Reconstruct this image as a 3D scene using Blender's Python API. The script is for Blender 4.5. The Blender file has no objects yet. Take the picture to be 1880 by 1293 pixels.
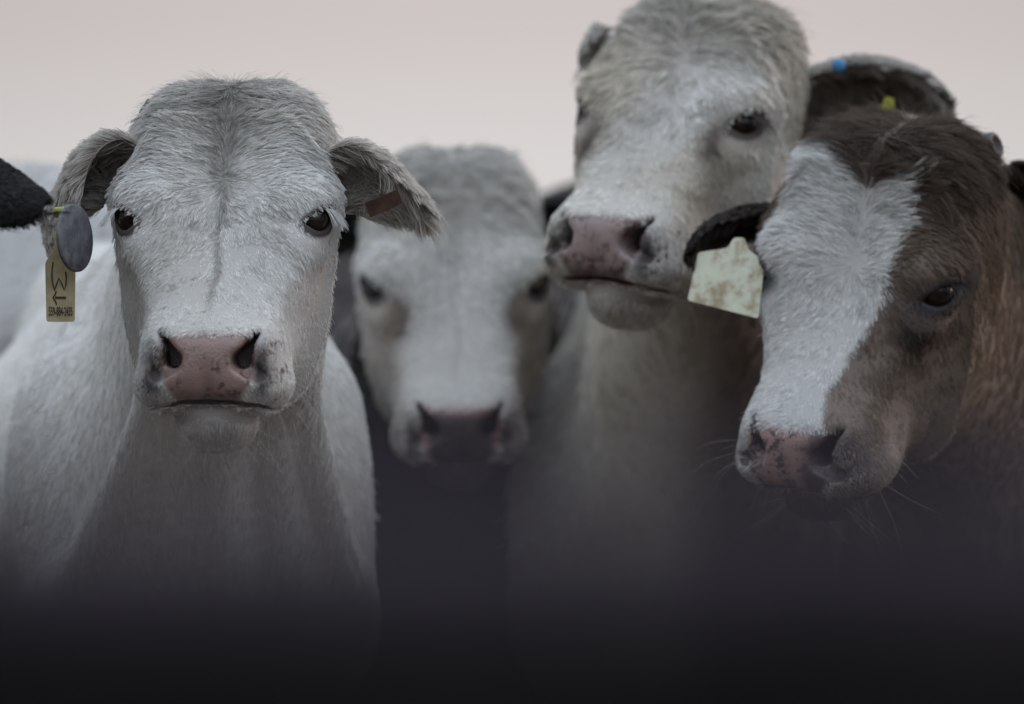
import bpy, math, time
import numpy as np
from mathutils import Vector, Matrix
from mathutils.kdtree import KDTree

T0 = time.time()
scene = bpy.context.scene
COL = scene.collection
rad = math.radians

# ------------------------------------------------------------------ camera
ZC = 1.05                      # camera height
FPX = 200.0 / 36.0 * 1880.0    # focal length in photo pixels
cam_d = bpy.data.cameras.new("camera")
cam = bpy.data.objects.new("camera", cam_d)
COL.objects.link(cam)
cam.location = (0, 0, ZC)
cam.rotation_euler = (rad(90), 0, 0)
cam_d.lens = 200
cam_d.sensor_width = 36
cam_d.clip_start = 0.05
cam_d.clip_end = 5000
cam_d.dof.use_dof = True
cam_d.dof.focus_distance = 6.42
cam_d.dof.aperture_fstop = 2.8
scene.camera = cam

# ------------------------------------------------------------------ sky, sun, exposure
SUN_EL, SUN_AZ = 15.0, 62.0      # low, beyond the herd and to the right (azimuth from +Y towards +X)
world = bpy.data.worlds.new("World")
scene.world = world
world.use_nodes = True
nt = world.node_tree
nt.nodes.clear()
w_out = nt.nodes.new("ShaderNodeOutputWorld")
w_bg = nt.nodes.new("ShaderNodeBackground")
w_sky = nt.nodes.new("ShaderNodeTexSky")
w_sky.sky_type = 'NISHITA'
w_sky.sun_disc = False
w_sky.sun_elevation = rad(SUN_EL)
w_sky.sun_rotation = rad(SUN_AZ)
w_sky.air_density = 1.0
w_sky.dust_density = 3.0
w_sky.ozone_density = 2.0
w_tc = nt.nodes.new("ShaderNodeTexCoord")
w_sep = nt.nodes.new("ShaderNodeSeparateXYZ")
nt.links.new(w_tc.outputs["Generated"], w_sep.inputs[0])
w_ramp = nt.nodes.new("ShaderNodeValToRGB")       # smoke-hazed dusk sky by elevation; upper dome brightened to fill the faces
cr = w_ramp.color_ramp
cr.interpolation = 'EASE'
stops = [(0.0, (.17, .16, .16)), (0.495, (.66, .64, .635)), (0.514, (.72, .695, .69)), (0.532, (.625, .565, .56)),
         (0.57, (.70, .68, .71)), (0.66, (1.10, 1.20, 1.33)), (0.80, (1.75, 1.97, 2.22)), (1.0, (2.0, 2.28, 2.62))]
cr.elements[0].position, cr.elements[0].color = stops[0][0], (*stops[0][1], 1)
cr.elements[1].position, cr.elements[1].color = stops[-1][0], (*stops[-1][1], 1)
for p_, c_ in stops[1:-1]:
    e_ = cr.elements.new(p_)
    e_.color = (*c_, 1)
w_map = nt.nodes.new("ShaderNodeMapRange")
w_map.inputs[1].default_value = -1
w_map.inputs[2].default_value = 1
nt.links.new(w_sep.outputs[2], w_map.inputs[0])
nt.links.new(w_map.outputs[0], w_ramp.inputs[0])
w_scale = nt.nodes.new("ShaderNodeMix")
w_scale.data_type = 'RGBA'
w_scale.blend_type = 'MULTIPLY'
w_scale.inputs[0].default_value = 1.0
w_scale.inputs[7].default_value = (0.10, 0.10, 0.10, 1)
nt.links.new(w_sky.outputs[0], w_scale.inputs[6])
w_mix = nt.nodes.new("ShaderNodeMix")
w_mix.data_type = 'RGBA'
w_mix.inputs[0].default_value = 0.93
nt.links.new(w_scale.outputs[2], w_mix.inputs[6])
nt.links.new(w_ramp.outputs[0], w_mix.inputs[7])
w_vx = nt.nodes.new("ShaderNodeMath")             # sky dimmed towards both sides, imitating lens vignetting
w_vx.operation = 'ARCTAN2'
nt.links.new(w_sep.outputs[0], w_vx.inputs[0])
nt.links.new(w_sep.outputs[1], w_vx.inputs[1])
w_ab = nt.nodes.new("ShaderNodeMath")
w_ab.operation = 'ABSOLUTE'
nt.links.new(w_vx.outputs[0], w_ab.inputs[0])
w_gl = nt.nodes.new("ShaderNodeMapRange")
w_gl.interpolation_type = 'SMOOTHSTEP'
w_gl.inputs[1].default_value = 0.0
w_gl.inputs[2].default_value = 0.22
w_gl.inputs[3].default_value = 1.02
w_gl.inputs[4].default_value = 0.80
nt.links.new(w_ab.outputs[0], w_gl.inputs[0])
w_gm = nt.nodes.new("ShaderNodeVectorMath")
w_gm.operation = 'SCALE'
nt.links.new(w_mix.outputs[2], w_gm.inputs[0])
nt.links.new(w_gl.outputs[0], w_gm.inputs["Scale"])
nt.links.new(w_gm.outputs[0], w_bg.inputs[0])
w_bg.inputs[1].default_value = 1.0
nt.links.new(w_bg.outputs[0], w_out.inputs[0])

sun_d = bpy.data.lights.new("sun", 'SUN')
sun = bpy.data.objects.new("sun", sun_d)
COL.objects.link(sun)
sun_d.energy = 1.2
sun_d.angle = rad(25)
sun_d.color = (1.0, .70, .56)
_el, _az = rad(SUN_EL), rad(SUN_AZ)
to_sun = Vector((math.sin(_az) * math.cos(_el), math.cos(_az) * math.cos(_el), math.sin(_el)))
sun.rotation_euler = to_sun.to_track_quat('Z', 'Y').to_euler()

scene.view_settings.view_transform = 'Standard'
scene.view_settings.look = 'None'
scene.view_settings.exposure = 0.0
scene.view_settings.gamma = 1.0
scene.view_settings.use_curve_mapping = False
scene.render.engine = 'CYCLES'
scene.cycles.use_denoising = True
scene.cycles.max_bounces = 6
scene.cycles.diffuse_bounces = 3
scene.cycles.transparent_max_bounces = 4
scene.cycles_curves.shape = 'RIBBONS'
scene.cycles_curves.subdivisions = 2

# ------------------------------------------------------------------ helpers
RNG = np.random.default_rng(7)


def P(px, py, d):
    """world point that the photo pixel (px, py) shows at depth d"""
    return np.array(((px - 940.0) / FPX * d, d, ZC - (py - 646.5) / FPX * d))


def rot(yaw, pitch, roll):
    a, b, c = rad(yaw), rad(pitch), rad(roll)
    Rz = np.array([[math.cos(a), -math.sin(a), 0], [math.sin(a), math.cos(a), 0], [0, 0, 1]])
    Rx = np.array([[1, 0, 0], [0, math.cos(b), -math.sin(b)], [0, math.sin(b), math.cos(b)]])
    Ry = np.array([[math.cos(c), 0, math.sin(c)], [0, 1, 0], [-math.sin(c), 0, math.cos(c)]])
    return Ry @ Rz @ Rx


_ns = {}


def noise3(p, freq, seed=0, n=7):
    """smooth pseudo-noise in about [-1, 1]"""
    key = (seed, n)
    if key not in _ns:
        r = np.random.default_rng(1000 + seed)
        k = r.normal(size=(n, 3))
        k /= np.linalg.norm(k, axis=1)[:, None]
        k *= r.uniform(.55, 1.6, (n, 1))
        _ns[key] = (k, r.uniform(0, 6.28, n), r.uniform(.6, 1, n))
    k, ph, am = _ns[key]
    v = np.zeros(len(p))
    for i in range(n):
        v += am[i] * np.sin(freq * (p @ k[i]) + ph[i])
    return v / (n * .5)


def smoothstep(a, b, x):
    t = np.clip((x - a) / (b - a), 0, 1)
    return t * t * (3 - 2 * t)


def nrm(v):
    return v / np.maximum(np.linalg.norm(v, axis=-1, keepdims=True), 1e-9)


def tag(o, label=None, cat=None, group=None, kind=None):
    if label:
        o["label"] = label
    if cat:
        o["category"] = cat
    if group:
        o["group"] = group
    if kind:
        o["kind"] = kind
    return o


def empty(name, loc):
    o = bpy.data.objects.new(name, None)
    COL.objects.link(o)
    o.location = loc
    o.empty_display_size = .1
    return o


def link(name, data, parent=None, world_offset=None):
    o = bpy.data.objects.new(name, data)
    COL.objects.link(o)
    if parent is not None:
        o.parent = parent
    return o


def mesh_obj(name, verts, faces, mat, parent=None, smooth=True):
    me = bpy.data.meshes.new(name)
    me.from_pydata([tuple(map(float, v)) for v in verts], [], [tuple(int(i) for i in f) for f in faces])
    me.validate()
    if smooth:
        me.shade_smooth()
    me.materials.append(mat)
    return link(name, me, parent)


# ------------------------------------------------------------------ materials
def new_mat(name):
    m = bpy.data.materials.new(name)
    m.use_nodes = True
    t = m.node_tree
    b = t.nodes["Principled BSDF"]
    return m, t, b


def noise_node(t, scale, detail=4, rough=.6, vec=None):
    n = t.nodes.new("ShaderNodeTexNoise")
    n.inputs["Scale"].default_value = scale
    n.inputs["Detail"].default_value = detail
    n.inputs["Roughness"].default_value = rough
    if vec is None:
        tc = t.nodes.new("ShaderNodeTexCoord")
        vec = tc.outputs["Object"]
    t.links.new(vec, n.inputs["Vector"])
    return n


def ramp_node(t, fac, stops):
    r = t.nodes.new("ShaderNodeValToRGB")
    c = r.color_ramp
    c.elements[0].position, c.elements[0].color = stops[0][0], (*stops[0][1], 1)
    c.elements[1].position, c.elements[1].color = stops[-1][0], (*stops[-1][1], 1)
    for p_, c_ in stops[1:-1]:
        c.elements.new(p_).color = (*c_, 1)
    t.links.new(fac, r.inputs[0])
    return r


def bump_node(t, b, height, strength, dist):
    n = t.nodes.new("ShaderNodeBump")
    n.inputs["Strength"].default_value = strength
    n.inputs["Distance"].default_value = dist
    t.links.new(height, n.inputs["Height"])
    t.links.new(n.outputs[0], b.inputs["Normal"])
    return n


def mat_noise(name, c0, c1, scale, rough=.6, bump=.2, dist=.002, metallic=0., detail=5, lo=.35, hi=.65):
    m, t, b = new_mat(name)
    n = noise_node(t, scale, detail)
    r = ramp_node(t, n.outputs[0], [(lo, c0), (hi, c1)])
    t.links.new(r.outputs[0], b.inputs["Base Color"])
    b.inputs["Roughness"].default_value = rough
    b.inputs["Metallic"].default_value = metallic
    if bump:
        bump_node(t, b, n.outputs[0], bump, dist)
    return m


def make_fur_mat():
    m = bpy.data.materials.new("fur")
    m.use_nodes = True
    t = m.node_tree
    t.nodes.clear()
    out = t.nodes.new("ShaderNodeOutputMaterial")
    at = t.nodes.new("ShaderNodeAttribute")
    at.attribute_name = "col"
    hi = t.nodes.new("ShaderNodeHairInfo")
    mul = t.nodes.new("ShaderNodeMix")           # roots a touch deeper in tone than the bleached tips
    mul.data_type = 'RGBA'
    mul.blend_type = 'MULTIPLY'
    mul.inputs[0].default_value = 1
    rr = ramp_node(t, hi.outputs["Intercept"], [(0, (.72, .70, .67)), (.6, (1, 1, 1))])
    t.links.new(at.outputs["Color"], mul.inputs[6])
    t.links.new(rr.outputs[0], mul.inputs[7])
    d = t.nodes.new("ShaderNodeBsdfDiffuse")
    tr = t.nodes.new("ShaderNodeBsdfTranslucent")
    g = t.nodes.new("ShaderNodeBsdfPrincipled")
    g.inputs["Roughness"].default_value = .55
    g.inputs["Specular IOR Level"].default_value = .35
    t.links.new(mul.outputs[2], g.inputs["Base Color"])
    t.links.new(mul.outputs[2], tr.inputs["Color"])
    mx = t.nodes.new("ShaderNodeMixShader")
    mx.inputs[0].default_value = .30
    t.links.new(g.outputs[0], mx.inputs[1])
    t.links.new(tr.outputs[0], mx.inputs[2])
    t.links.new(mx.outputs[0], out.inputs[0])
    t.nodes.remove(d)
    return m


def make_skin_mat():
    """bare hide: colour and gloss come from the anatomy (attributes), speckles and pores from noise"""
    m, t, b = new_mat("skin")
    at = t.nodes.new("ShaderNodeAttribute")
    at.attribute_name = "col"
    gl = t.nodes.new("ShaderNodeAttribute")
    gl.attribute_name = "gloss"
    sp = t.nodes.new("ShaderNodeAttribute")
    sp.attribute_name = "speck"
    n = noise_node(t, 140, 2, .5)
    n2 = noise_node(t, 45, 3, .55)
    add = t.nodes.new("ShaderNodeMath")
    add.operation = 'MULTIPLY_ADD'
    add.inputs[1].default_value = .6
    t.links.new(n2.outputs[0], add.inputs[0])
    sc = t.nodes.new("ShaderNodeMath")
    sc.operation = 'MULTIPLY'
    sc.inputs[1].default_value = .55
    t.links.new(n.outputs[0], sc.inputs[0])
    t.links.new(sc.outputs[0], add.inputs[2])
    thr = t.nodes.new("ShaderNodeMath")           # speck attribute sets how much of the area is pigmented
    thr.operation = 'ADD'
    t.links.new(add.outputs[0], thr.inputs[0])
    t.links.new(sp.outputs["Fac"], thr.inputs[1])
    st = ramp_node(t, thr.outputs[0], [(.66, (0, 0, 0)), (.76, (1, 1, 1))])
    mx = t.nodes.new("ShaderNodeMix")
    mx.data_type = 'RGBA'
    t.links.new(st.outputs[0], mx.inputs[0])
    t.links.new(at.outputs["Color"], mx.inputs[6])
    mx.inputs[7].default_value = (.075, .050, .048, 1)
    t.links.new(mx.outputs[2], b.inputs["Base Color"])
    rg = t.nodes.new("ShaderNodeMapRange")
    rg.inputs[3].default_value = .75
    rg.inputs[4].default_value = .20
    t.links.new(gl.outputs["Fac"], rg.inputs[0])
    t.links.new(rg.outputs[0], b.inputs["Roughness"])
    b.inputs["Subsurface Weight"].default_value = 0.0
    v = t.nodes.new("ShaderNodeTexVoronoi")
    v.inputs["Scale"].default_value = 420
    tc = t.nodes.new("ShaderNodeTexCoord")
    t.links.new(tc.outputs["Object"], v.inputs["Vector"])
    bump_node(t, b, v.outputs["Distance"], .35, .0012)
    return m


FUR = make_fur_mat()
SKIN = make_skin_mat()

m_eye, t_, b_ = new_mat("eyeball")
tc_ = t_.nodes.new("ShaderNodeTexCoord")
mp_ = t_.nodes.new("ShaderNodeMapping")
mp_.inputs["Scale"].default_value = (1, 1, 1.7)
t_.links.new(tc_.outputs["Object"], mp_.inputs[0])
sx_ = t_.nodes.new("ShaderNodeSeparateXYZ")
t_.links.new(mp_.outputs[0], sx_.inputs[0])
ln_ = t_.nodes.new("ShaderNodeVectorMath")
ln_.operation = 'LENGTH'
cmb_ = t_.nodes.new("ShaderNodeCombineXYZ")
t_.links.new(sx_.outputs[0], cmb_.inputs[0])
t_.links.new(sx_.outputs[2], cmb_.inputs[2])
t_.links.new(cmb_.outputs[0], ln_.inputs[0])
r_ = ramp_node(t_, ln_.outputs["Value"], [(.0085, (.003, .003, .004)), (.0115, (.014, .007, .004)), (.022, (.010, .006, .004)), (.026, (.07, .04, .035))])
t_.links.new(r_.outputs[0], b_.inputs["Base Color"])
b_.inputs["Roughness"].default_value = .12
b_.inputs["Specular IOR Level"].default_value = .35
EYE = m_eye

HORN = mat_noise("horn", (.016, .014, .015), (.045, .038, .036), 60, .55, .3, .002)
TAG_YELLOW = mat_noise("tag_yellow_plastic", (.27, .215, .11), (.43, .36, .205), 38, .42, .15, .0006)
TAG_GREY = mat_noise("tag_grey_plastic", (.050, .050, .058), (.135, .137, .155), 75, .4, .35, .0012, detail=9)
t_ = TAG_GREY.node_tree
b_ = t_.nodes["Principled BSDF"]
tc_ = t_.nodes.new("ShaderNodeTexCoord")
mp_ = t_.nodes.new("ShaderNodeMapping")
mp_.inputs["Rotation"].default_value = (0, rad(35), 0)
mp_.inputs["Scale"].default_value = (1400, 60, 40)
t_.links.new(tc_.outputs["Object"], mp_.inputs[0])
n_ = noise_node(t_, 1.0, 3, .5, mp_.outputs[0])
sc_ = ramp_node(t_, n_.outputs[0], [(.66, (0, 0, 0)), (.72, (1, 1, 1))])      # hairline scratches
mx_ = t_.nodes.new("ShaderNodeMix")
mx_.data_type = 'RGBA'
t_.links.new(sc_.outputs[0], mx_.inputs[0])
t_.links.new(b_.inputs["Base Color"].links[0].from_socket, mx_.inputs[6])
mx_.inputs[7].default_value = (.24, .24, .26, 1)
t_.links.new(mx_.outputs[2], b_.inputs["Base Color"])
b_.inputs["Roughness"].default_value = .5
TAG_BROWN = mat_noise("tag_brown_plastic", (.028, .015, .011), (.075, .042, .030), 60, .5, .2, .0006)
TAG_BROWN.node_tree.nodes['Principled BSDF'].inputs['Specular IOR Level'].default_value = .15
TAG_INK = mat_noise("tag_ink", (.006, .006, .007), (.02, .018, .016), 200, .5, 0)
TAG_LIME = mat_noise("tag_acid_yellow", (.26, .27, .02), (.36, .36, .04), 40, .45, .1, .0005)
TAG_BLUE = mat_noise("tag_blue_plastic", (.03, .14, .32), (.05, .20, .42), 40, .4, .1, .0005)
# pale tag caked with dry mud
TAG_PALE, t_, b_ = new_mat("tag_pale_muddy")
n_ = noise_node(t_, 28, 6, .65)
r_ = ramp_node(t_, n_.outputs[0], [(.40, (.60, .62, .50)), (.50, (.54, .55, .44)), (.58, (.38, .33, .23)), (.70, (.24, .19, .125))])
t_.links.new(r_.outputs[0], b_.inputs["Base Color"])
b_.inputs["Roughness"].default_value = .7
bump_node(t_, b_, n_.outputs[0], .5, .002)
STEEL = mat_noise("weathered_pipe_steel", (.026, .0215, .028), (.050, .042, .053), 18, .7, .2, .001, 0.0)
PLANK = mat_noise("tarred_plank", (.004, .0035, .004), (.010, .009, .0095), 14, .8, .5, .004)
for m_ in (PLANK, STEEL):
    m_.node_tree.nodes["Principled BSDF"].inputs["Specular IOR Level"].default_value = .08
DIRT, t_, b_ = new_mat("corral_dirt")
n_ = noise_node(t_, .7, 10, .68)
r_ = ramp_node(t_, n_.outputs[0], [(.35, (.045, .035, .027)), (.55, (.10, .078, .058)), (.7, (.15, .12, .09))])
t_.links.new(r_.outputs[0], b_.inputs["Base Color"])
b_.inputs["Roughness"].default_value = .95
bump_node(t_, b_, n_.outputs[0], .8, .06)

# ------------------------------------------------------------------ setting: ground
gv, gf = [], []
xs_ = np.r_[-2500, -600, -150, -40, np.linspace(-10, 10, 41), 40, 150, 600, 2500]
ys_ = np.r_[-300, -60, -12, np.linspace(-4, 16, 41), 40, 120, 400, 1500, 4000]
for j, y in enumerate(ys_):
    for i, x in enumerate(xs_):
        near = 1.0 if (abs(x) < 11 and -5 < y < 17) else 0.0
        h = .02 * math.sin(1.7 * x + .6) * math.sin(1.3 * y) + .015 * math.sin(4.1 * x + 2.2 * y)
        gv.append((x, y, near * h - .01))
for j in range(len(ys_) - 1):
    for i in range(len(xs_) - 1):
        a = j * len(xs_) + i
        gf.append((a, a + 1, a + 1 + len(xs_), a + len(xs_)))
tag(mesh_obj("ground", gv, gf, DIRT), "bare trampled dirt of the corral under the cattle", None, None, "structure")


# ------------------------------------------------------------------ foreground fence (far out of focus)
def tube(p0, p1, r, n=20, caps=True):
    p0, p1 = np.array(p0, float), np.array(p1, float)
    a = nrm(p1 - p0)
    u = nrm(np.cross(a, (0, 0, 1) if abs(a[2]) < .9 else (1, 0, 0)))
    v = np.cross(a, u)
    vs, fs = [], []
    for p in (p0, p1):
        for k in range(n):
            t = 2 * math.pi * k / n
            vs.append(p + r * (math.cos(t) * u + math.sin(t) * v))
    for k in range(n):
        fs.append((k, (k + 1) % n, n + (k + 1) % n, n + k))
    if caps:
        fs.append(tuple(range(n))[::-1])
        fs.append(tuple(range(n, 2 * n)))
    return vs, fs


def bevel_box(c, s, b):
    """box with chamfered long edges: c centre, s full size (x, y, z)"""
    hx, hy, hz = s[0] / 2, s[1] / 2, s[2] / 2
    prof = [(-hy + b, -hz), (hy - b, -hz), (hy, -hz + b), (hy, hz - b), (hy - b, hz), (-hy + b, hz), (-hy, hz - b), (-hy, -hz + b)]
    vs = [(c[0] + sx * hx, c[1] + y, c[2] + z) for sx in (-1, 1) for (y, z) in prof]
    fs = [(k, (k + 1) % 8, 8 + (k + 1) % 8, 8 + k) for k in range(8)] + [tuple(range(8))[::-1], tuple(range(8, 16))]
    return vs, fs


FD = 1.32
fence = empty("corral_fence", (0, FD, 0))
tag(fence, "dark blurred corral fence of pipe and planks across the foreground", "fence")
z_top = P(940, 890, FD)[2]
# top pipe: slightly sloping down to the left
v_, f_ = tube((-1.9, 0, z_top - .0145 - .012), (1.9, 0, z_top - .0145 + .012), .0145, 28)
mesh_obj("top_rail", v_, f_, STEEL, fence)
zz = z_top - .031
for hh in (.15, .15, .15):
    v_, f_ = bevel_box((0, .01, zz - hh / 2), (3.8, .04, hh), .006)
    mesh_obj("plank", v_, f_, PLANK, fence, False)
    zz -= hh + .10
for x in (-1.85, 1.85):
    v_, f_ = tube((x, .062, -.3), (x, .062, z_top + .02), .03, 20)
    mesh_obj("post", v_, f_, STEEL, fence)


# ------------------------------------------------------------------ implicit modelling
def smin(a, b, k):
    h = np.clip(.5 + .5 * (b - a) / k, 0, 1)
    return b + (a - b) * h - k * h * (1 - h)


def smax(a, b, k):
    return -smin(-a, -b, k)


def ell(x, q, z, c, r, n=2.0):
    if n == 2.0:
        d = np.sqrt(((x - c[0]) / r[0]) ** 2 + ((q - c[1]) / r[1]) ** 2 + ((z - c[2]) / r[2]) ** 2)
    else:
        d = (np.abs((x - c[0]) / r[0]) ** n + np.abs((q - c[1]) / r[1]) ** n + np.abs((z - c[2]) / r[2]) ** n) ** (1 / n)
    return (d - 1) * min(r)


def rcone(X, Y, Z, a, b, ra, rb):
    a = np.array(a, np.float32)
    b = np.array(b, np.float32)
    ab = b - a
    t = ((X - a[0]) * ab[0] + (Y - a[1]) * ab[1] + (Z - a[2]) * ab[2]) / float(ab @ ab)
    t = np.clip(t, 0, 1)
    d = np.sqrt((X - a[0] - t * ab[0]) ** 2 + (Y - a[1] - t * ab[1]) ** 2 + (Z - a[2] - t * ab[2]) ** 2)
    return d - (ra + (rb - ra) * t)


_zk = [-.30, -.24, -.20, -.16, -.12, -.08, -.04, .0, .03, .06, .10, .13, .15, .17, .25]
_wA = [.060, .064, .068, .071, .075, .083, .096, .109, .118, .120, .115, .107, .101, .095, .07]
_qf = [.17, .195, .208, .214, .190, .143, .100, .066, .050, .040, .024, .010, -.002, -.02, -.08]
_qb = [.11, .10, .09, .07, .03, -.03, -.08, -.12, -.13, -.135, -.13, -.125, -.12, -.11, -.09]


def interp_s(z, k, v):
    """smooth (Catmull-like) lookup through a fine table"""
    zz = np.linspace(k[0], k[-1], 400)
    vv = np.interp(zz, k, v)
    ker = np.hanning(31)
    ker /= ker.sum()
    vp = np.r_[np.full(15, vv[0]), vv, np.full(15, vv[-1])]
    return np.interp(z, zz, np.convolve(vp, ker, 'valid'))


EYE_C = np.array((.0950, .049, .001))       # eyeball centre (x, q, z) of the right-hand eye
EYE_D = nrm(np.array((.80, .58, .06)))      # where it looks
EYE_R = .0240


def head_field(x, q, z, hp):
    ax = np.abs(x)
    z1 = z[0, 0, :] if z.ndim == 3 else z
    w = interp_s(z1, _zk, _wA).astype(np.float32)
    qf = interp_s(z1, _zk, _qf).astype(np.float32)
    qb = interp_s(z1, _zk, _qb).astype(np.float32)
    qc, d = (qf + qb) / 2, (qf - qb) / 2
    n = (2.7 + 1.1 * smoothstep(.03, -.05, z1)).astype(np.float32)
    r = (np.abs(x / w) ** n + np.abs((q - qc) / d) ** n) ** (1 / n)
    f = (r - 1) * np.minimum(w, d)
    # brow ridges: broad temple bulges; slight hollow between them
    # crown
    zt = .158 + hp.get('crown', 0) - 250 * x ** 4 - 1.8 * (q + .05) ** 2 + hp.get('poll', 0) * np.exp(-(x / .045) ** 2)
    f = smax(f, z - zt, .022)
    f = smax(f, -.188 - z, .02)
    # cheeks and jaw
    ck = hp.get('cheek', 1.0)
    f = smin(f, ell(ax, q, z, (.062, -.005, -.055), (.058 * ck, .105, .125)), .03)
    f = smin(f, ell(ax, q, z, (.030, .045, -.15), (.05, .11, .055)), .03)
    # brow / orbit
    f = smin(f, ell(ax, q, z, (.092, .038, .020), (.036, .040, .034)), .018)
    f = smin(f, ell(ax, q, z, (.088, .046, -.030), (.026, .040, .028)), .02)
    # muzzle
    mz = hp.get('muzzle', 1.0)
    f = smin(f, ell(ax, q, z, (.0, .150, -.160), (.077 * mz, .072, .052), 2.5), .022)
    f = smin(f, ell(ax, q, z, (.048 * mz, .146, -.186), (.040, .060, .031)), .018)
    # nose pad
    f = smin(f, ell(ax, q, z, (.0, .186, -.160), (.053 * mz, .040, .040), 2.8), .012)
    # nostril wing
    f = smin(f, ell(ax, q, z, (.055 * mz, .184, -.146), (.014, .024, .022)), .008)
    f = f + .0035 * np.exp(-(x / .006) ** 2 - ((z + .19) / .02) ** 2) * (q > .17)
    # lower lip and chin
    ch = ell(x, q, z, (0, .112, -.221), (.047, .072, .041), 2.1)
    f = smin(f, ch, .005)
    # mouth slit
    zs = -.2025 - 1.5 * x ** 2
    slit = np.maximum(np.abs(z - zs) - .0022, np.maximum(.10 - q, ax - .080))
    f = smax(f, -slit, .003)
    # nostrils: comma shaped holes going in
    def seg2(ax_, z_, a, b):
        abx, abz = b[0] - a[0], b[1] - a[1]
        t = np.clip(((ax_ - a[0]) * abx + (z_ - a[1]) * abz) / (abx * abx + abz * abz), 0, 1)
        return np.sqrt((ax_ - a[0] - t * abx) ** 2 + (z_ - a[1] - t * abz) ** 2), t
    dd, tt = seg2(ax, z, (.0530 * mz, -.1275), (.0385 * mz, -.155))
    hole = np.maximum(dd - (.0032 + .0078 * tt ** 1.5), .158 - q)
    f = smax(f, -hole, .007)
    d2, t2 = seg2(ax, z, (.038 * mz, -.162), (.056 * mz, -.172))
    gro = np.sqrt(d2 ** 2 + (q - .226 + .55 * (ax - .03)) ** 2) - .0085
    f = smax(f, -gro, .006)
    # eye opening: an almond cut through the lids
    e = EYE_C
    ex, eq, ez = ax - e[0], q - e[1], z - e[2]
    D = EYE_D
    U = nrm(np.cross((0, 0, 1.), D))
    V = np.cross(D, U)
    a_ = ex * D[0] + eq * D[1] + ez * D[2]
    u_ = ex * U[0] + eq * U[1] + ez * U[2]
    v_ = ex * V[0] + eq * V[1] + ez * V[2]
    # lids swell over the ball
    ball = np.sqrt(ex ** 2 + eq ** 2 + ez ** 2) - (EYE_R + .0042)
    f = smin(f, ball, .012)
    vt = v_ + .22 * u_ - .001
    bow = 1 - (u_ / .0245) ** 2
    alm = np.maximum(np.maximum(vt - .0092 * bow, -vt - .0140 * bow) * .8, .004 - a_)
    f = smax(f, -alm, .003)
    f = np.maximum(f, -(np.sqrt(ex ** 2 + eq ** 2 + ez ** 2) - (EYE_R - .0015)))
    return f


def surface_nets(F, xs, ys, zs):
    ins = F < 0
    nx, ny, nz = F.shape
    c = np.zeros((nx - 1, ny - 1, nz - 1), np.uint8)
    offs = [(i, j, k) for i in (0, 1) for j in (0, 1) for k in (0, 1)]
    for (i, j, k) in offs:
        c += ins[i:nx - 1 + i, j:ny - 1 + j, k:nz - 1 + k]
    I, J, K = np.nonzero((c > 0) & (c < 8))
    N = len(I)
    idx = -np.ones((nx - 1, ny - 1, nz - 1), np.int32)
    idx[I, J, K] = np.arange(N)
    cv = {o: F[I + o[0], J + o[1], K + o[2]] for o in offs}
    acc = np.zeros((N, 3))
    cnt = np.zeros(N)
    for o in offs:
        for ax in range(3):
            if o[ax] == 0:
                o2 = list(o)
                o2[ax] = 1
                o2 = tuple(o2)
                a, b = cv[o], cv[o2]
                m = (a < 0) != (b < 0)
                t = np.where(m, a / np.where(m, a - b, 1), 0)
                pt = np.tile(np.array(o, float), (N, 1))
                pt[:, ax] = t
                acc += pt * m[:, None]
                cnt += m
    acc /= cnt[:, None]
    X = xs[I] + acc[:, 0] * (xs[I + 1] - xs[I])
    Y = ys[J] + acc[:, 1] * (ys[J + 1] - ys[J])
    Z = zs[K] + acc[:, 2] * (zs[K + 1] - zs[K])
    V = np.stack([X, Y, Z], 1)
    quads = []
    # edges along x
    for ax in range(3):
        sl0 = [slice(None)] * 3
        sl1 = [slice(None)] * 3
        sl0[ax] = slice(0, -1)
        sl1[ax] = slice(1, None)
        s0, s1 = ins[tuple(sl0)], ins[tuple(sl1)]
        e = np.nonzero(s0 != s1)
        e = [np.array(a) for a in e]
        b1, b2 = (ax + 1) % 3, (ax + 2) % 3
        ok = (e[b1] > 0) & (e[b2] > 0) & (e[b1] < F.shape[b1] - 1) & (e[b2] < F.shape[b2] - 1)
        e = [a[ok] for a in e]
        inside0 = ins[e[0], e[1], e[2]]
        def cell(d1, d2):
            g = [a.copy() for a in e]
            g[b1] -= d1
            g[b2] -= d2
            return idx[g[0], g[1], g[2]]
        q = np.stack([cell(1, 1), cell(0, 1), cell(0, 0), cell(1, 0)], 1)
        q[~inside0] = q[~inside0][:, ::-1]
        quads.append(q)
    return V, np.concatenate(quads)


def axis(lo, hi, flo, fhi, fine, coarse):
    f = np.arange(flo, fhi + fine, fine)
    # grow the step smoothly from fine to coarse on both sides
    up, s, p = [], fine, f[-1]
    while p < hi:
        s = min(s * 1.35, coarse)
        p += s
        up.append(p)
    dn, s, p = [], fine, f[0]
    while p > lo:
        s = min(s * 1.35, coarse)
        p -= s
        dn.append(p)
    return np.r_[dn[::-1], f, up]


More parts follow.
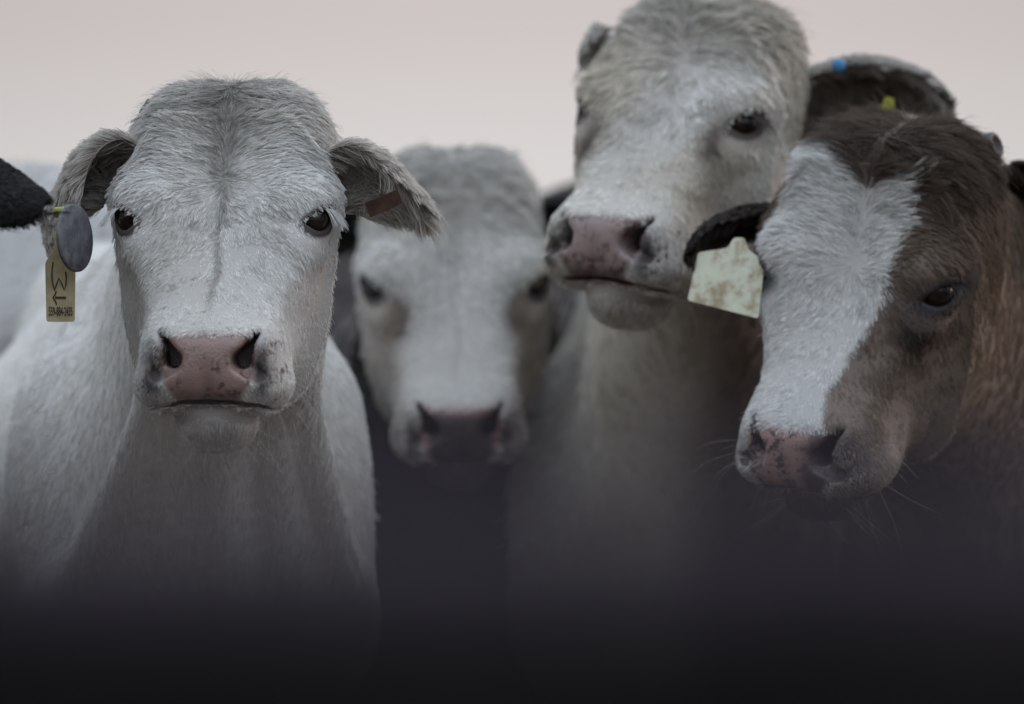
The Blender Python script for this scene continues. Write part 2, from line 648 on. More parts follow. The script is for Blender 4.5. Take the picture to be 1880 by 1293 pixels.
# ------------------------------------------------------------------ fur
def build_fur(name, parent, base, roots, normals, dirs, lens, rads, cols, lift, clump, wob=.2, npts=5, guide_step=16, curl=.12, droop=0.):
    """hair strands as one curves object. lens/rads/lift/clump are per strand arrays; all in world space"""
    n = len(roots)
    t = np.linspace(0, 1, npts)[None, :, None]
    L = lens[:, None, None]
    lf = lift[:, None, None]
    d = dirs[:, None, :]
    nn = normals[:, None, :]
    sd = np.cross(normals, dirs)[:, None, :]
    ph = RNG.uniform(0, 6.28, (n, 1, 1))
    w1 = (noise3(roots, 260, 31) * curl + RNG.normal(size=n) * wob * .45)[:, None, None]
    path = roots[:, None, :] + d * (L * t * np.cos(lf)) + nn * (L * np.sin(lf) * (t - .45 * t * t)) \
        + sd * (L * (w1 * t * t + .05 * np.sin(ph + 5 * t) * t))
    path[:, :, 2] -= (droop * lens)[:, None] * (t[:, :, 0] ** 2)
    # clumping towards guide strands
    m = max(4, n // guide_step)
    gi = RNG.choice(n, m, replace=False)
    kd = KDTree(m)
    for k, i in enumerate(gi):
        kd.insert(Vector(roots[i]), k)
    kd.balance()
    near = np.fromiter((kd.find(Vector(r))[1] for r in roots), np.int32, n)
    G = path[gi][near]
    path += (G - path) * (clump[:, None, None] * t ** 1.2)
    path -= np.array(base)[None, None, :]
    hc = bpy.data.hair_curves.new(name)
    hc.add_curves([npts] * n)
    hc.position_data.foreach_set("vector", path.astype(np.float32).ravel())
    ra = hc.attributes.new("radius", 'FLOAT', 'POINT')
    tp = np.linspace(1, .25, npts)[None, :]
    ra.data.foreach_set("value", (rads[:, None] * tp).astype(np.float32).ravel())
    ca = hc.attributes.new("col", 'FLOAT_COLOR', 'CURVE')
    ca.data.foreach_set("color", np.concatenate([cols, np.ones((n, 1))], 1).astype(np.float32).ravel())
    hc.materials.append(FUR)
    o = link(name, hc, parent)
    tag(o, kind="stuff")
    return o


def sample_mesh(V, N, tris, weight, n):
    a, b, c = V[tris[:, 0]], V[tris[:, 1]], V[tris[:, 2]]
    ar = np.linalg.norm(np.cross(b - a, c - a), axis=1) * .5 * weight
    cs = np.cumsum(ar)
    f = np.searchsorted(cs, RNG.uniform(0, cs[-1], n))
    f = np.clip(f, 0, len(tris) - 1)
    r1, r2 = np.sqrt(RNG.uniform(size=n)), RNG.uniform(size=n)
    u, v, w = (1 - r1)[:, None], (r1 * (1 - r2))[:, None], (r1 * r2)[:, None]
    T = tris[f]
    return u * V[T[:, 0]] + v * V[T[:, 1]] + w * V[T[:, 2]], nrm(u * N[T[:, 0]] + v * N[T[:, 1]] + w * N[T[:, 2]])


def quad_tris(Q):
    return np.concatenate([Q[:, [0, 1, 2]], Q[:, [0, 2, 3]]])


def vert_normals(V, tris):
    fn = np.cross(V[tris[:, 1]] - V[tris[:, 0]], V[tris[:, 2]] - V[tris[:, 0]])
    N = np.zeros_like(V)
    for k in range(3):
        for ax in range(3):
            N[:, ax] += np.bincount(tris[:, k], fn[:, ax], len(V))
    return nrm(N)


def nose_mask(p):
    """1 on the bare nose pad; p = (x, q, z) in head units"""
    x, q, z = np.abs(p[:, 0]), p[:, 1], p[:, 2]
    w = np.interp(z, [-.21, -.20, -.18, -.15, -.135, -.125, -.12], [.028, .036, .049, .055, .054, .048, .04])
    m = smoothstep(.004, -.004, x - w) * smoothstep(-.206, -.203, z) * smoothstep(-.123, -.129, z + .10 * np.maximum(0, .010 - x)) * smoothstep(.15, .165, q)
    return m


def eye_dist(p):
    d = np.stack([np.abs(p[:, 0]) - EYE_C[0], p[:, 1] - EYE_C[1], p[:, 2] - EYE_C[2]], 1)
    U = nrm(np.cross((0, 0, 1.), EYE_D))
    Vv = np.cross(EYE_D, U)
    fr = d @ EYE_D
    e = np.sqrt((d @ U / .0235) ** 2 + ((d @ Vv + .22 * (d @ U) + .0015) / .0138) ** 2)
    return np.where(fr > -.004, e, 9.)


def head_flow(p, wh):
    """combing direction in head axes (x, q, z)"""
    x, q, z = p[:, 0], p[:, 1], p[:, 2]
    ax = np.abs(x)
    s = np.tanh(x / .014)
    up = smoothstep(wh - .01, wh + .05, z)
    side = smoothstep(.05, .10, ax)
    top = smoothstep(.115, .155, z)
    tx = s * (.55 + .5 * up)
    tz = -.95 * (1 - up) + up * (.42 - 1.2 * side)
    tz = tz * (1 - top) + top * (-.35)
    tx = tx * (1 - .65 * top)
    tq = -.25 * side
    low = smoothstep(-.03, -.10, z)
    tx = tx * (1 - .55 * low)
    return np.stack([tx, tq, tz], 1)


def grid_mesh_loop(rows, closed=True):
    """rows: (ns, nv, 3) -> verts, quads; loops closed in v"""
    ns, nv, _ = rows.shape
    V = rows.reshape(-1, 3)
    i = np.arange(ns - 1)[:, None] * nv
    j = np.arange(nv)[None, :]
    j2 = (j + 1) % nv
    Q = np.stack([i + j, i + j2, i + nv + j2, i + nv + j], -1).reshape(-1, 4)
    return V, Q


def catmull(pts, n):
    pts = np.array(pts, float)
    k = len(pts)
    t = np.linspace(0, k - 1, n)
    out = np.zeros((n, pts.shape[1]))
    ext = np.vstack([2 * pts[0] - pts[1], pts, 2 * pts[-1] - pts[-2]])
    for i, tt in enumerate(t):
        a = min(int(tt), k - 2)
        u = tt - a
        p0, p1, p2, p3 = ext[a], ext[a + 1], ext[a + 2], ext[a + 3]
        out[i] = .5 * (2 * p1 + (p2 - p0) * u + (2 * p0 - 5 * p1 + 4 * p2 - p3) * u * u + (3 * p1 - p0 - 3 * p2 + p3) * u ** 3)
    return out


# ------------------------------------------------------------------ the cow builder
class Cow:
    def __init__(self, name, label, head_px, head_d, pose, scale, body, coat, hp=None, fine=.0035, group=None):
        """body: dict of world points; coat(p_head, p_world_rel, n) -> rgb"""
        self.hp = hp or {}
        self.O = P(*head_px, head_d)
        self.R = rot(*pose)
        self.s = scale
        self.coat = coat
        b = body
        self.dir = nrm(np.array((math.sin(rad(b['az'])), math.cos(rad(b['az'])), 0.)))   # from chest to tail
        self.lat = np.cross(self.dir, (0, 0, 1.))
        base = np.array(b['chest'], float) + self.dir * .45
        base[2] = 0
        self.base = base
        self.root = empty(name, base)
        tag(self.root, label, "cow", group)
        self.build_body(b, fine)

    # head <-> world; head coords are (x, q, z), q = forward of the face
    def h2w(self, p):
        p = np.atleast_2d(np.asarray(p, float)) * np.array((1, -1, 1)) * self.s
        return p @ self.R.T + self.O

    def hv2w(self, v):
        v = np.atleast_2d(np.asarray(v, float)) * np.array((1, -1, 1))
        return v @ self.R.T

    def w2h(self, w):
        return ((np.atleast_2d(w) - self.O) @ self.R) / self.s * np.array((1, -1, 1))

    def build_body(self, b, fine):
        s = self.s
        D, Lt = self.dir, self.lat
        ch = np.array(b['chest'], float)            # centre of the chest between the shoulders
        g = b.get('girth', 1.0)
        wz = b.get('withers', ch[2] + .30)
        ln = b.get('length', 1.15)
        up = np.array((0, 0, 1.))
        prim = []
        # neck
        hb = self.h2w((0, -.085, .035))[0]
        hj = self.h2w((0, -.03, -.075))[0]
        wi = ch + D * .22
        wi[2] = wz - .13
        prim.append((hb, wi, .088 * s, .13 * g, .06))
        prim.append((hj, ch + D * .02 + up * .05, .070 * s, .14 * g, .07))
        prim.append((hb * .5 + hj * .5, ch * .5 + wi * .5, .085 * s, .15 * g, .07))
        if b.get('folds'):
            for xo, r0 in ((0., .020), (-.055, .016), (.060, .016), (-.105, .016), (.11, .014)):
                a_ = hj + Lt * xo * .55 - D * .045 - up * .03
                c_ = ch + Lt * xo * 1.5 - D * (.125 - .4 * abs(xo)) - up * .12
                prim.append((a_, c_, r0, r0 * 1.5, .045))
        # chest and shoulders
        prim.append((ch - up * .02, ch - up * .22 - D * .03, .155 * g, .10 * g, .12))
        for sd in (-1, 1):
            sh = ch + Lt * sd * .125 * g + D * .10
            prim.append((sh + up * .10 + D * .06, sh - up * .16 - D * .06, .095 * g, .105 * g, .12))
        # barrel, rump
        bz = ch[2] - .02
        m0, m1 = ch + D * .25, ch + D * (ln - .22)
        m0[2] = m1[2] = bz
        prim.append((m0, (m0 + m1) / 2, .235 * g, .275 * g, .08))
        prim.append(((m0 + m1) / 2, m1, .275 * g, .235 * g, .08))
        sp = ch + D * (ln - .12)
        sp[2] = wz - .14
        prim.append((wi, sp, .12 * g, .14 * g, .10))
        prim.append((sp, sp + D * .02 - up * .18, .20 * g, .19 * g, .08))
        # legs with joints
        for sd in (-1, 1):
            f0 = ch + Lt * sd * .115 * g + D * .08 - up * .18
            kn = f0 + D * .0
            kn[2] = .36
            ft = kn - D * .02
            ft[2] = .05
            prim += [(f0, kn, .085 * g, .048, .04), (kn, ft, .046, .036, .02), (ft, ft - D * .03 - up * .03, .046, .05, .02)]
            h0 = ch + Lt * sd * .13 * g + D * (ln - .12)
            h0[2] = .80
            st = h0 - D * .10
            st[2] = .62
            hk = h0 + D * .08
            hk[2] = .40
            hf = hk - D * .06
            hf[2] = .05
            prim += [(h0, st, .15 * g, .11, .05), (st, hk, .10, .05, .04), (hk, hf, .048, .038, .02), (hf, hf - D * .03 - up * .03, .046, .05, .02)]
        # tail
        t0 = sp + D * .19 + up * .03
        t1 = t0 + D * .05 - up * .55
        prim.append((t0, t1, .035, .022, .03))
        # everything into head-aligned axes (x, y, z metres, y = away from the viewer before rotation)
        def loc(p):
            return (np.asarray(p) - self.O) @ self.R
        pr = [(loc(a), loc(c), ra, rb, k) for a, c, ra, rb, k in prim]
        lo = np.min([np.minimum(a - ra, c - rb) for a, c, ra, rb, k in pr], 0) - .06
        hi = np.max([np.maximum(a + ra, c + rb) for a, c, ra, rb, k in pr], 0) + .06
        fl = np.array((-.165, -.265, -.285)) * s
        fh = np.array((.165, .19, .215)) * s
        co = b.get('coarse', .026)
        lo, hi = np.minimum(lo, fl - .05), np.maximum(hi, fh + .05)
        xs, ys, zs = (axis(lo[i], hi[i], fl[i], fh[i], fine, co) for i in range(3))
        X, Y, Z = (a.astype(np.float32) for a in np.meshgrid(xs, ys, zs, indexing='ij', sparse=True))
        F = None
        for a, c, ra, rb, k in pr:
            v = rcone(X, Y, Z, a, c, ra, rb)
            F = v if F is None else smin(F, v, k)
        ix = np.nonzero((xs >= fl[0] - 1e-6) & (xs <= fh[0] + fine))[0]
        iy = np.nonzero((ys >= fl[1] - 1e-6) & (ys <= fh[1] + fine))[0]
        iz = np.nonzero((zs >= fl[2] - 1e-6) & (zs <= fh[2] + fine))[0]
        sl = (slice(ix[0], ix[-1] + 1), slice(iy[0], iy[-1] + 1), slice(iz[0], iz[-1] + 1))
        hx = (X[sl[0]] / s)
        hq = (-Y[:, sl[1]] / s)
        hz = (Z[:, :, sl[2]] / s)
        H = head_field(hx, hq, hz, self.hp) * s
        sub = F[sl]
        F[sl] = np.where(hq > .06, np.minimum(sub, H), smin(sub, H, .05))
        F[sl] = np.where(hq > .02, np.where(hq > .06, H, smin(sub + np.maximum(0, (hq - .02)) * 3, H, .05)), F[sl])
        V, Q = surface_nets(F, xs, ys, zs)
        W = V @ self.R.T + self.O
        tris = quad_tris(Q)
        N = vert_normals(W, tris)
        self.W, self.N, self.tris = W, N, tris
        me = bpy.data.meshes.new("body")
        vl = W - self.base
        me.vertices.add(len(vl))
        me.vertices.foreach_set("co", vl.astype(np.float32).ravel())
        me.loops.add(len(Q) * 4)
        me.loops.foreach_set("vertex_index", Q.astype(np.int32).ravel())
        me.polygons.add(len(Q))
        me.polygons.foreach_set("loop_start", np.arange(0, len(Q) * 4, 4, dtype=np.int32))
        me.update(calc_edges=True)
        me.validate()
        me.shade_smooth()
        ph = self.w2h(W)
        col, gl, sk = self.skin(ph, W, N)
        a = me.attributes.new("col", 'FLOAT_COLOR', 'POINT')
        a.data.foreach_set("color", np.c_[col, np.ones(len(col))].astype(np.float32).ravel())
        a = me.attributes.new("gloss", 'FLOAT', 'POINT')
        a.data.foreach_set("value", gl.astype(np.float32))
        a = me.attributes.new("speck", 'FLOAT', 'POINT')
        a.data.foreach_set("value", sk.astype(np.float32))
        me.materials.append(SKIN)
        self.body = link("body", me, self.root)

    def skin(self, ph, W, N):
        coat = self.coat(ph, W, N)
        on_body = (ph[:, 1] < -.09) | (ph[:, 2] < -.28) | ((ph[:, 2] < -.14) & (ph[:, 1] < .02))
        col = coat * np.where(on_body, .62, .42)[:, None] + np.array((.03, .02, .018))
        nm = nose_mask(ph)
        nc = np.array(self.hp.get('nose', (.40, .235, .20))) * (1 + .18 * noise3(ph, 70, 90) + .1 * noise3(ph, 240, 91))[:, None]
        nc = nc * (1 - .35 * smoothstep(-.180, -.200, ph[:, 2]))[:, None]
        col = col * (1 - nm[:, None]) + nc * nm[:, None]
        ed = eye_dist(ph)
        em = smoothstep(1.6, 1.2, ed)
        ec = np.array(self.hp.get('lid', (.036, .025, .022)))
        col = col * (1 - em[:, None]) + ec * em[:, None]
        # lips
        lip = smoothstep(.008, .003, np.abs(ph[:, 2] + .2045 + 1.5 * ph[:, 0] ** 2)) * smoothstep(.11, .13, ph[:, 1])
        col = col * (1 - lip[:, None] * .8) + np.array((.20, .12, .105)) * lip[:, None] * .8
        # inside of the nostrils
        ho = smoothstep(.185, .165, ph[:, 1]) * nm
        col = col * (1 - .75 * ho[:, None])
        gl = np.maximum(nm * .9, em * .15)
        x = np.abs(ph[:, 0])
        edge = smoothstep(.030, .058, x) * smoothstep(.14, .16, ph[:, 1]) * smoothstep(-.215, -.20, ph[:, 2]) * smoothstep(-.12, -.14, ph[:, 2])
        sk = self.hp.get('speck', 0.0) * nm + edge * self.hp.get('speck_edge', .08) - .4 * (1 - nm) * (1 - edge)
        sk = sk + smoothstep(-.137, -.130, ph[:, 2]) * nm * .05 + smoothstep(-.180, -.196, ph[:, 2]) * nm * .05
        if 'nose_dark' in self.hp:
            dk = self.hp['nose_dark'](ph) * np.maximum(nm, edge)
            col = col * (1 - dk[:, None]) + np.array((.028, .022, .025)) * dk[:, None]
        return col, gl, sk

    # -------------------------------------------------------------- fur on head and body
    def fur(self, n_head, n_body, r_head=.00042, r_body=.0006, len_k=1.0, wh=.03, clump=.55, lift=.24, messy=1.0, part=.0, gs=9, top=1.0):
        W, N, tris = self.W, self.N, self.tris
        cw = W[tris].mean(1)
        cn = N[tris].mean(1)
        ph = self.w2h(cw)
        vis = smoothstep(-.45, -.05, -(cn * nrm(cw - np.array((0, 0, ZC)))).sum(1)) * .85 + .15
        inh = (np.abs(ph[:, 0]) < .16) & (ph[:, 1] > -.10) & (ph[:, 2] > -.28) & (ph[:, 2] < .21) & ~((ph[:, 2] < -.14) & (ph[:, 1] < .02))
        ok = (1 - nose_mask(ph)) * (eye_dist(ph) > 1.16) * (1 - .75 * ((np.abs(ph[:, 2] + .208) < .008) & (ph[:, 1] > .12) & (np.abs(ph[:, 0]) < .055)))
        for key, m, n in (("fur", inh, n_head), ("body_fur", ~inh, n_body)):
            if n <= 0:
                continue
            wgt = vis * ok * m
            if key == "fur":
                wgt = wgt * (1 + 1.0 * smoothstep(-.05, -.12, ph[:, 2]) + 1.6 * smoothstep(-.13, -.17, ph[:, 2]))
            else:
                wgt = wgt * np.where(cw[:, 2] < .45, .1, 1.) * (.25 + smoothstep(1.3, .5, np.linalg.norm(cw - self.O, axis=1)) * 1.6)
            r, nn = sample_mesh(W, N, tris, wgt, n)
            p = self.w2h(r)
            if key == "fur":
                fl = head_flow(p, wh)
                a = (noise3(p, 95, 3) * .34 + noise3(p, 260, 4) * .13) * messy * (1 - .4 * smoothstep(.0, -.06, p[:, 2]))
                ca, sa = np.cos(a), np.sin(a)
                fl = np.stack([fl[:, 0] * ca - fl[:, 2] * sa, fl[:, 1], fl[:, 0] * sa + fl[:, 2] * ca], 1)
                d = self.hv2w(fl)
                z, q, x = p[:, 2], p[:, 1], np.abs(p[:, 0])
                L = np.interp(z, [-.25, -.20, -.15, -.10, -.04, .03, .08, .13, .17], [.010, .0065, .0075, .0085, .010, .013, .017, .021, .025])
                L = L * (1 + .25 * noise3(p, 120, 9)) * RNG.uniform(.7, 1.25, n) * len_k
                L = L * (1 + (top - 1) * smoothstep(.09, .13, z))
                L = np.where(eye_dist(p) < 2.2, np.minimum(L, .007), L)
                L = L + .002 * smoothstep(.02, -.05, q)
                lf = lift + .12 * RNG.normal(size=n) * messy + .16 * noise3(p, 150, 12) * messy
                lf = lf * (1 - .35 * smoothstep(.0, -.05, z)) + .2 * smoothstep(.13, .16, z)
                # the hair stands off either side of the parting
                lf = lf + part * np.exp(-(x / .008) ** 2) * smoothstep(-.125, -.09, z)
                rr = r_head * RNG.uniform(.7, 1.3, n)
                rr = rr * np.interp(z, [-.2, -.1, 0], [.9, .9, 1.])
                cl = np.full(n, clump) + .15 * noise3(p, 180, 22)
                cl = cl * (1 - .15 * smoothstep(.03, -.04, z))
            else:
                dn = np.array((0, 0, -1.)) + .35 * self.dir
                d = np.tile(dn, (n, 1)) + .35 * np.stack([noise3(r, 14, 5), noise3(r, 14, 6), noise3(r, 14, 7) * .5], 1) + .18 * np.stack([noise3(r, 70, 15), noise3(r, 70, 16), noise3(r, 70, 17) * .5], 1)
                L = .017 * (1 + .3 * noise3(r, 30, 8)) * RNG.uniform(.7, 1.25, n) * len_k
                lf = np.full(n, .15) + .08 * RNG.normal(size=n)
                rr = r_body * RNG.uniform(.7, 1.3, n)
                cl = np.full(n, .6)
            fly = RNG.uniform(size=n) < np.where(p[:, 2] > .08, .022, .004)                  # stray hairs
            lf = np.where(fly, lf + RNG.uniform(.3, .9, n), lf)
            L = np.where(fly, L * 1.35, L)
            cl = np.where(fly, 0., cl)
            rr = np.where(fly, rr * .75, rr)
            d = d - nn * (d * nn).sum(1)[:, None]
            d = nrm(d)
            col = self.coat(p, r, nn, fur=True)
            k_ = 1. if key == "fur" else .6
            g_ = (1 + k_ * (.16 * noise3(r, 420, 40) + .10 * noise3(r, 60, 41))) * (1 + k_ * (RNG.uniform(.58, 1.16, n) - 1))
            col = np.clip(col * g_[:, None], 0.004, .86)
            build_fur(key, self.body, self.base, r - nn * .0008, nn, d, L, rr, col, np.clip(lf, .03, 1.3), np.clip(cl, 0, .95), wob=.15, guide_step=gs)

    # -------------------------------------------------------------- eyes
    def eyes(self, sides=(-1, 1), lashes=(), lash_col=(.72, .72, .72), lash_len=.021, size=1.0, n_lash=100):
        for sd in sides:
            c = EYE_C * np.array((sd, 1, 1))
            dv = EYE_D * np.array((sd, 1, 1))
            wc = self.h2w(c)[0]
            wd = nrm(self.hv2w(dv)[0])
            nu, nv = 32, 20
            vs, fs = [], []
            r = EYE_R * self.s * size
            for j in range(nv + 1):
                t = math.pi * j / nv
                for i in range(nu):
                    f = 2 * math.pi * i / nu
                    y = -math.cos(t) * r
                    k = math.sin(t) * r
                    if y < -.6 * r:
                        y *= 1.0 + .10 * (-y / r - .6) / .4      # cornea
                    vs.append((k * math.cos(f), y, k * math.sin(f)))
            for j in range(nv):
                for i in range(nu):
                    fs.append((j * nu + i, j * nu + (i + 1) % nu, (j + 1) * nu + (i + 1) % nu, (j + 1) * nu + i))
            o = mesh_obj("eye", vs, fs, EYE, self.root)
            # local -Y looks along wd, local Z stays near up
            zax = np.array(self.hv2w((0, 0, 1))[0])
            y = -wd
            x = nrm(np.cross(y, zax))
            z = np.cross(x, y)
            M = Matrix(((x[0], y[0], z[0], 0), (x[1], y[1], z[1], 0), (x[2], y[2], z[2], 0), (0, 0, 0, 1)))
            Ml = Matrix.Translation(Vector(wc - self.base)) @ M
            o.matrix_local = Ml
            if sd in lashes:
                n = n_lash
                U = nrm(np.cross((0, 0, 1.), EYE_D))
                Vv = np.cross(EYE_D, U)
                # along the upper lid, denser to the outside
                th = 1 - 1.05 * RNG.uniform(0, 1, n) ** 1.4          # -1 inner .. 1 outer
                u = -th * .0225                         # U points inward for the right-hand eye
                v = .001 - .22 * u + .0092 * (1 - (u / .0245) ** 2) + .0012
                dep = np.sqrt(np.clip((EYE_R + .007) ** 2 - u ** 2 - v ** 2, 1e-6, 1))
                root = EYE_C + U * u[:, None] + Vv * v[:, None] + EYE_D * dep[:, None]
                dr = EYE_D * .75 + U * (-.10 - .55 * th)[:, None] + Vv * (-.38) + RNG.normal(size=(n, 3)) * .10
                mir = np.array((sd, 1, 1))
                rt = self.h2w(root * mir)
                dd = nrm(self.hv2w(dr * mir))
                nn = np.tile(nrm(self.hv2w((Vv + .2 * EYE_D) * mir)), (n, 1))
                nn = nrm(nn - dd * (nn * dd).sum(1)[:, None])
                cc = np.tile(np.array(lash_col), (n, 1)) * RNG.uniform(.8, 1.15, (n, 1))
                lo = build_fur("eyelashes", o, (0, 0, 0), rt, nn, dd, lash_len * self.s * RNG.uniform(.6, 1.1, n), np.full(n, .00034), cc, np.full(n, .05), np.full(n, .3), .2, droop=.75, guide_step=10)
                lo.matrix_parent_inverse = (Matrix.Translation(Vector(self.base)) @ Ml).inverted()

    def whiskers(self, n=46, length=.068, col=(.6, .58, .54)):
        sd = RNG.choice([-1, 1], n)
        x = RNG.uniform(.045, .085, n) * sd
        z = RNG.uniform(-.205, -.165, n)
        chin = RNG.uniform(size=n) < .2
        x = np.where(chin, RNG.uniform(-.05, .05, n), x)
        z = np.where(chin, RNG.uniform(-.25, -.222, n), z)
        tgt = self.h2w(np.stack([x, np.full(n, .15), z], 1))
        # nearest mesh vertex
        kd = KDTree(len(self.W))
        sel = np.nonzero((self.w2h(self.W)[:, 1] > .08))[0]
        kd = KDTree(len(sel))
        for i in sel:
            kd.insert(Vector(self.W[i]), int(i))
        kd.balance()
        ii = np.array([kd.find(Vector(t))[1] for t in tgt])
        rt, nn = self.W[ii], self.N[ii]
        d = nn * .8 + self.hv2w(np.stack([np.sign(x) * .55, np.full(n, .15), np.full(n, -.35)], 1)) + RNG.normal(size=(n, 3)) * .22
        d = nrm(d)
        sdv = nrm(np.cross(d, RNG.normal(size=(n, 3))))
        build_fur("whiskers", self.body, self.base, rt, sdv, d, length * RNG.uniform(.35, 1.1, n), np.full(n, .00018), np.tile(np.array(col), (n, 1)), np.full(n, .05), np.zeros(n), .25, npts=7, droop=.18)

    # -------------------------------------------------------------- ears
    def ear(self, pts, widths, opens, cups, n_out=9000, n_in=1500, col_out=None, col_in=None, skin_in=(.20, .12, .10), r=.00045, len_out=.016, len_in=.034, thick=.0045, label=None):
        """pts: spine in head coords (root to tip); opens: the way the cup faces; cups: half opening angle"""
        ns, nv = 40, 17
        C = catmull(pts, ns)
        w = np.interp(np.linspace(0, 1, ns), np.linspace(0, 1, len(widths)), widths)
        k = np.ones(5) / 5
        w = np.convolve(np.r_[w[0], w[0], w, w[-1], w[-1]], k, 'valid')
        s01 = np.linspace(0, 1, ns)
        w = w * np.sqrt(np.clip(1 - np.clip((s01 - .72) / .28, 0, 1) ** 2.2, .004, 1))
        op = nrm(catmull(opens, ns))
        al = np.interp(s01, np.linspace(0, 1, len(cups)), cups)
        T = nrm(np.gradient(C, axis=0))
        op = nrm(op - T * (op * T).sum(1)[:, None])
        sd = np.cross(T, op)
        v = np.linspace(-1, 1, nv)
        phi = v[None, :] * al[:, None]
        rho = (w / np.sin(np.minimum(al, 1.5)))[:, None]
        inner = C[:, None] + sd[:, None] * (rho * np.sin(phi))[..., None] + op[:, None] * (rho * (1 - np.cos(phi)))[..., None]
        nin = op[:, None] * np.cos(phi)[..., None] - sd[:, None] * np.sin(phi)[..., None]
        outer = inner - nin * (thick * (1 - .75 * np.abs(v[None, :]) ** 4)[..., None])
        rows = np.concatenate([inner, outer[:, ::-1]], 1)
        Vh, Q = grid_mesh_loop(rows)
        Wv = self.h2w(Vh)
        nv2 = 2 * nv
        cap = [tuple(range(nv2))[::-1], tuple(range((ns - 1) * nv2, ns * nv2))]
        me = bpy.data.meshes.new("ear")
        me.from_pydata([tuple(p) for p in (Wv - self.base)], [], [tuple(int(i) for i in f) for f in Q] + cap)
        me.validate()
        import bmesh
        bm = bmesh.new()
        bm.from_mesh(me)
        bmesh.ops.recalc_face_normals(bm, faces=bm.faces)
        bm.to_mesh(me)
        bm.free()
        me.shade_smooth()
        isin = (np.arange(len(Vh)) % nv2) < nv
        co = np.array(col_out if col_out is not None else (.45, .44, .42))
        ci = np.array(col_in if col_in is not None else co * .8)
        col = np.where(isin[:, None], np.array(skin_in), co * .5)
        a = me.attributes.new("col", 'FLOAT_COLOR', 'POINT')
        a.data.foreach_set("color", np.c_[col, np.ones(len(col))].astype(np.float32).ravel())
        for nm_, vv in (("gloss", .15), ("speck", -.4)):
            a = me.attributes.new(nm_, 'FLOAT', 'POINT')
            a.data.foreach_set("value", np.full(len(col), vv, np.float32))
        me.materials.append(SKIN)
        o = link("ear", me, self.root)
        if label:
            o["label"] = label
        # outer fur
        def samp(n, power=1.0):
            a_ = RNG.uniform(0, 1, n) ** power * (ns - 1.001)
            i = a_.astype(int)
            return i, a_ - i
        i, f = samp(n_out)
        jv = RNG.uniform(-1, 1, n_out) * 1.0
        def at(arr, i, f, jv):
            jj = (jv + 1) / 2 * (nv - 1.001)
            j = jj.astype(int)
            g = (jj - j)[:, None]
            f = f[:, None]
            return (arr[i, j] * (1 - f) + arr[i + 1, j] * f) * (1 - g) + (arr[i, j + 1] * (1 - f) + arr[i + 1, j + 1] * f) * g
        pr = at(outer, i, f, jv)
        pn = -at(nin, i, f, jv)
        rim = np.abs(jv) ** 6
        dv = T[i] * 1.0 + sd[i] * (np.sign(jv) * (.25 + .6 * rim))[:, None] + RNG.normal(size=(n_out, 3)) * .16
        dv = dv + np.stack([noise3(pr, 80, 51), noise3(pr, 80, 52), noise3(pr, 80, 53)], 1) * .25
        rw, nw, dw = self.h2w(pr), nrm(self.hv2w(pn)), self.hv2w(dv)
        dw = nrm(dw - nw * (dw * nw).sum(1)[:, None])
        L = len_out * RNG.uniform(.6, 1.3, n_out) * (1 + .4 * rim)
        cc = np.clip(co * (RNG.uniform(.8, 1.15, (n_out, 1)) * (1 + .15 * noise3(rw, 250, 60))[:, None]), .004, .85)
        fo = build_fur("ear_fur", o, self.base, rw, nw, dw, L, r * RNG.uniform(.7, 1.3, n_out), cc, np.clip(.30 + .2 * RNG.normal(size=n_out), .05, 1), np.full(n_out, .55))
        # long inner hair, rooted near the upper rim and the base
        if n_in:
            i, f = samp(n_in, 1.2)
            jv = np.where(RNG.uniform(size=n_in) < .7, np.sign(RNG.uniform(-1, 1, n_in)) * RNG.uniform(.35, 1, n_in), RNG.uniform(-1, 1, n_in))
            pr = at(inner, i, f, jv)
            pn = at(nin, i, f, jv)
            dv = T[i] * .55 - sd[i] * (np.sign(jv) * .55)[:, None] + RNG.normal(size=(n_in, 3)) * .25
            rw, nw, dw = self.h2w(pr), nrm(self.hv2w(pn)), self.hv2w(dv)
            dw = nrm(dw - nw * (dw * nw).sum(1)[:, None])
            cc = np.clip(ci * RNG.uniform(.7, 1.2, (n_in, 1)), .004, .85)
            build_fur("inner_ear_hair", o, self.base, rw, nw, dw, len_in * RNG.uniform(.5, 1.2, n_in), r * 1.1 * RNG.uniform(.7, 1.3, n_in), cc, np.clip(.5 + .25 * RNG.normal(size=n_in), .1, 1.2), np.full(n_in, .7), droop=.25, npts=6)
        self.ears = getattr(self, 'ears', []) + [o]
        return o

    def E(self, px, py, d):
        return self.w2h(P(px, py, d))[0]

    def wv(self, *v):
        return (np.array(v, float) @ self.R) * np.array((1, -1, 1))

    def horn_bud(self, at, axis, r, h):
        a = nrm(self.hv2w(axis)[0])
        p0 = self.h2w(at)[0]
        u = nrm(np.cross(a, (0, 0, 1.)))
        v = np.cross(a, u)
        prof = [(0, 1.12), (.35, 1.03), (.8, .98), (.97, .90), (1.0, .78), (.93, .62), (.80, .45), (.78, .0)]
        rows = []
        n = 20
        for t, k in prof:
            rows.append([p0 - self.base + a * (h * t) + r * max(k, .02) * (math.cos(2 * math.pi * i / n) * u + math.sin(2 * math.pi * i / n) * v) * (1 + .05 * math.sin(3 * i)) for i in range(n)])
        V, Q = grid_mesh_loop(np.array(rows))
        return mesh_obj("horn_bud", V, Q, HORN, self.root)


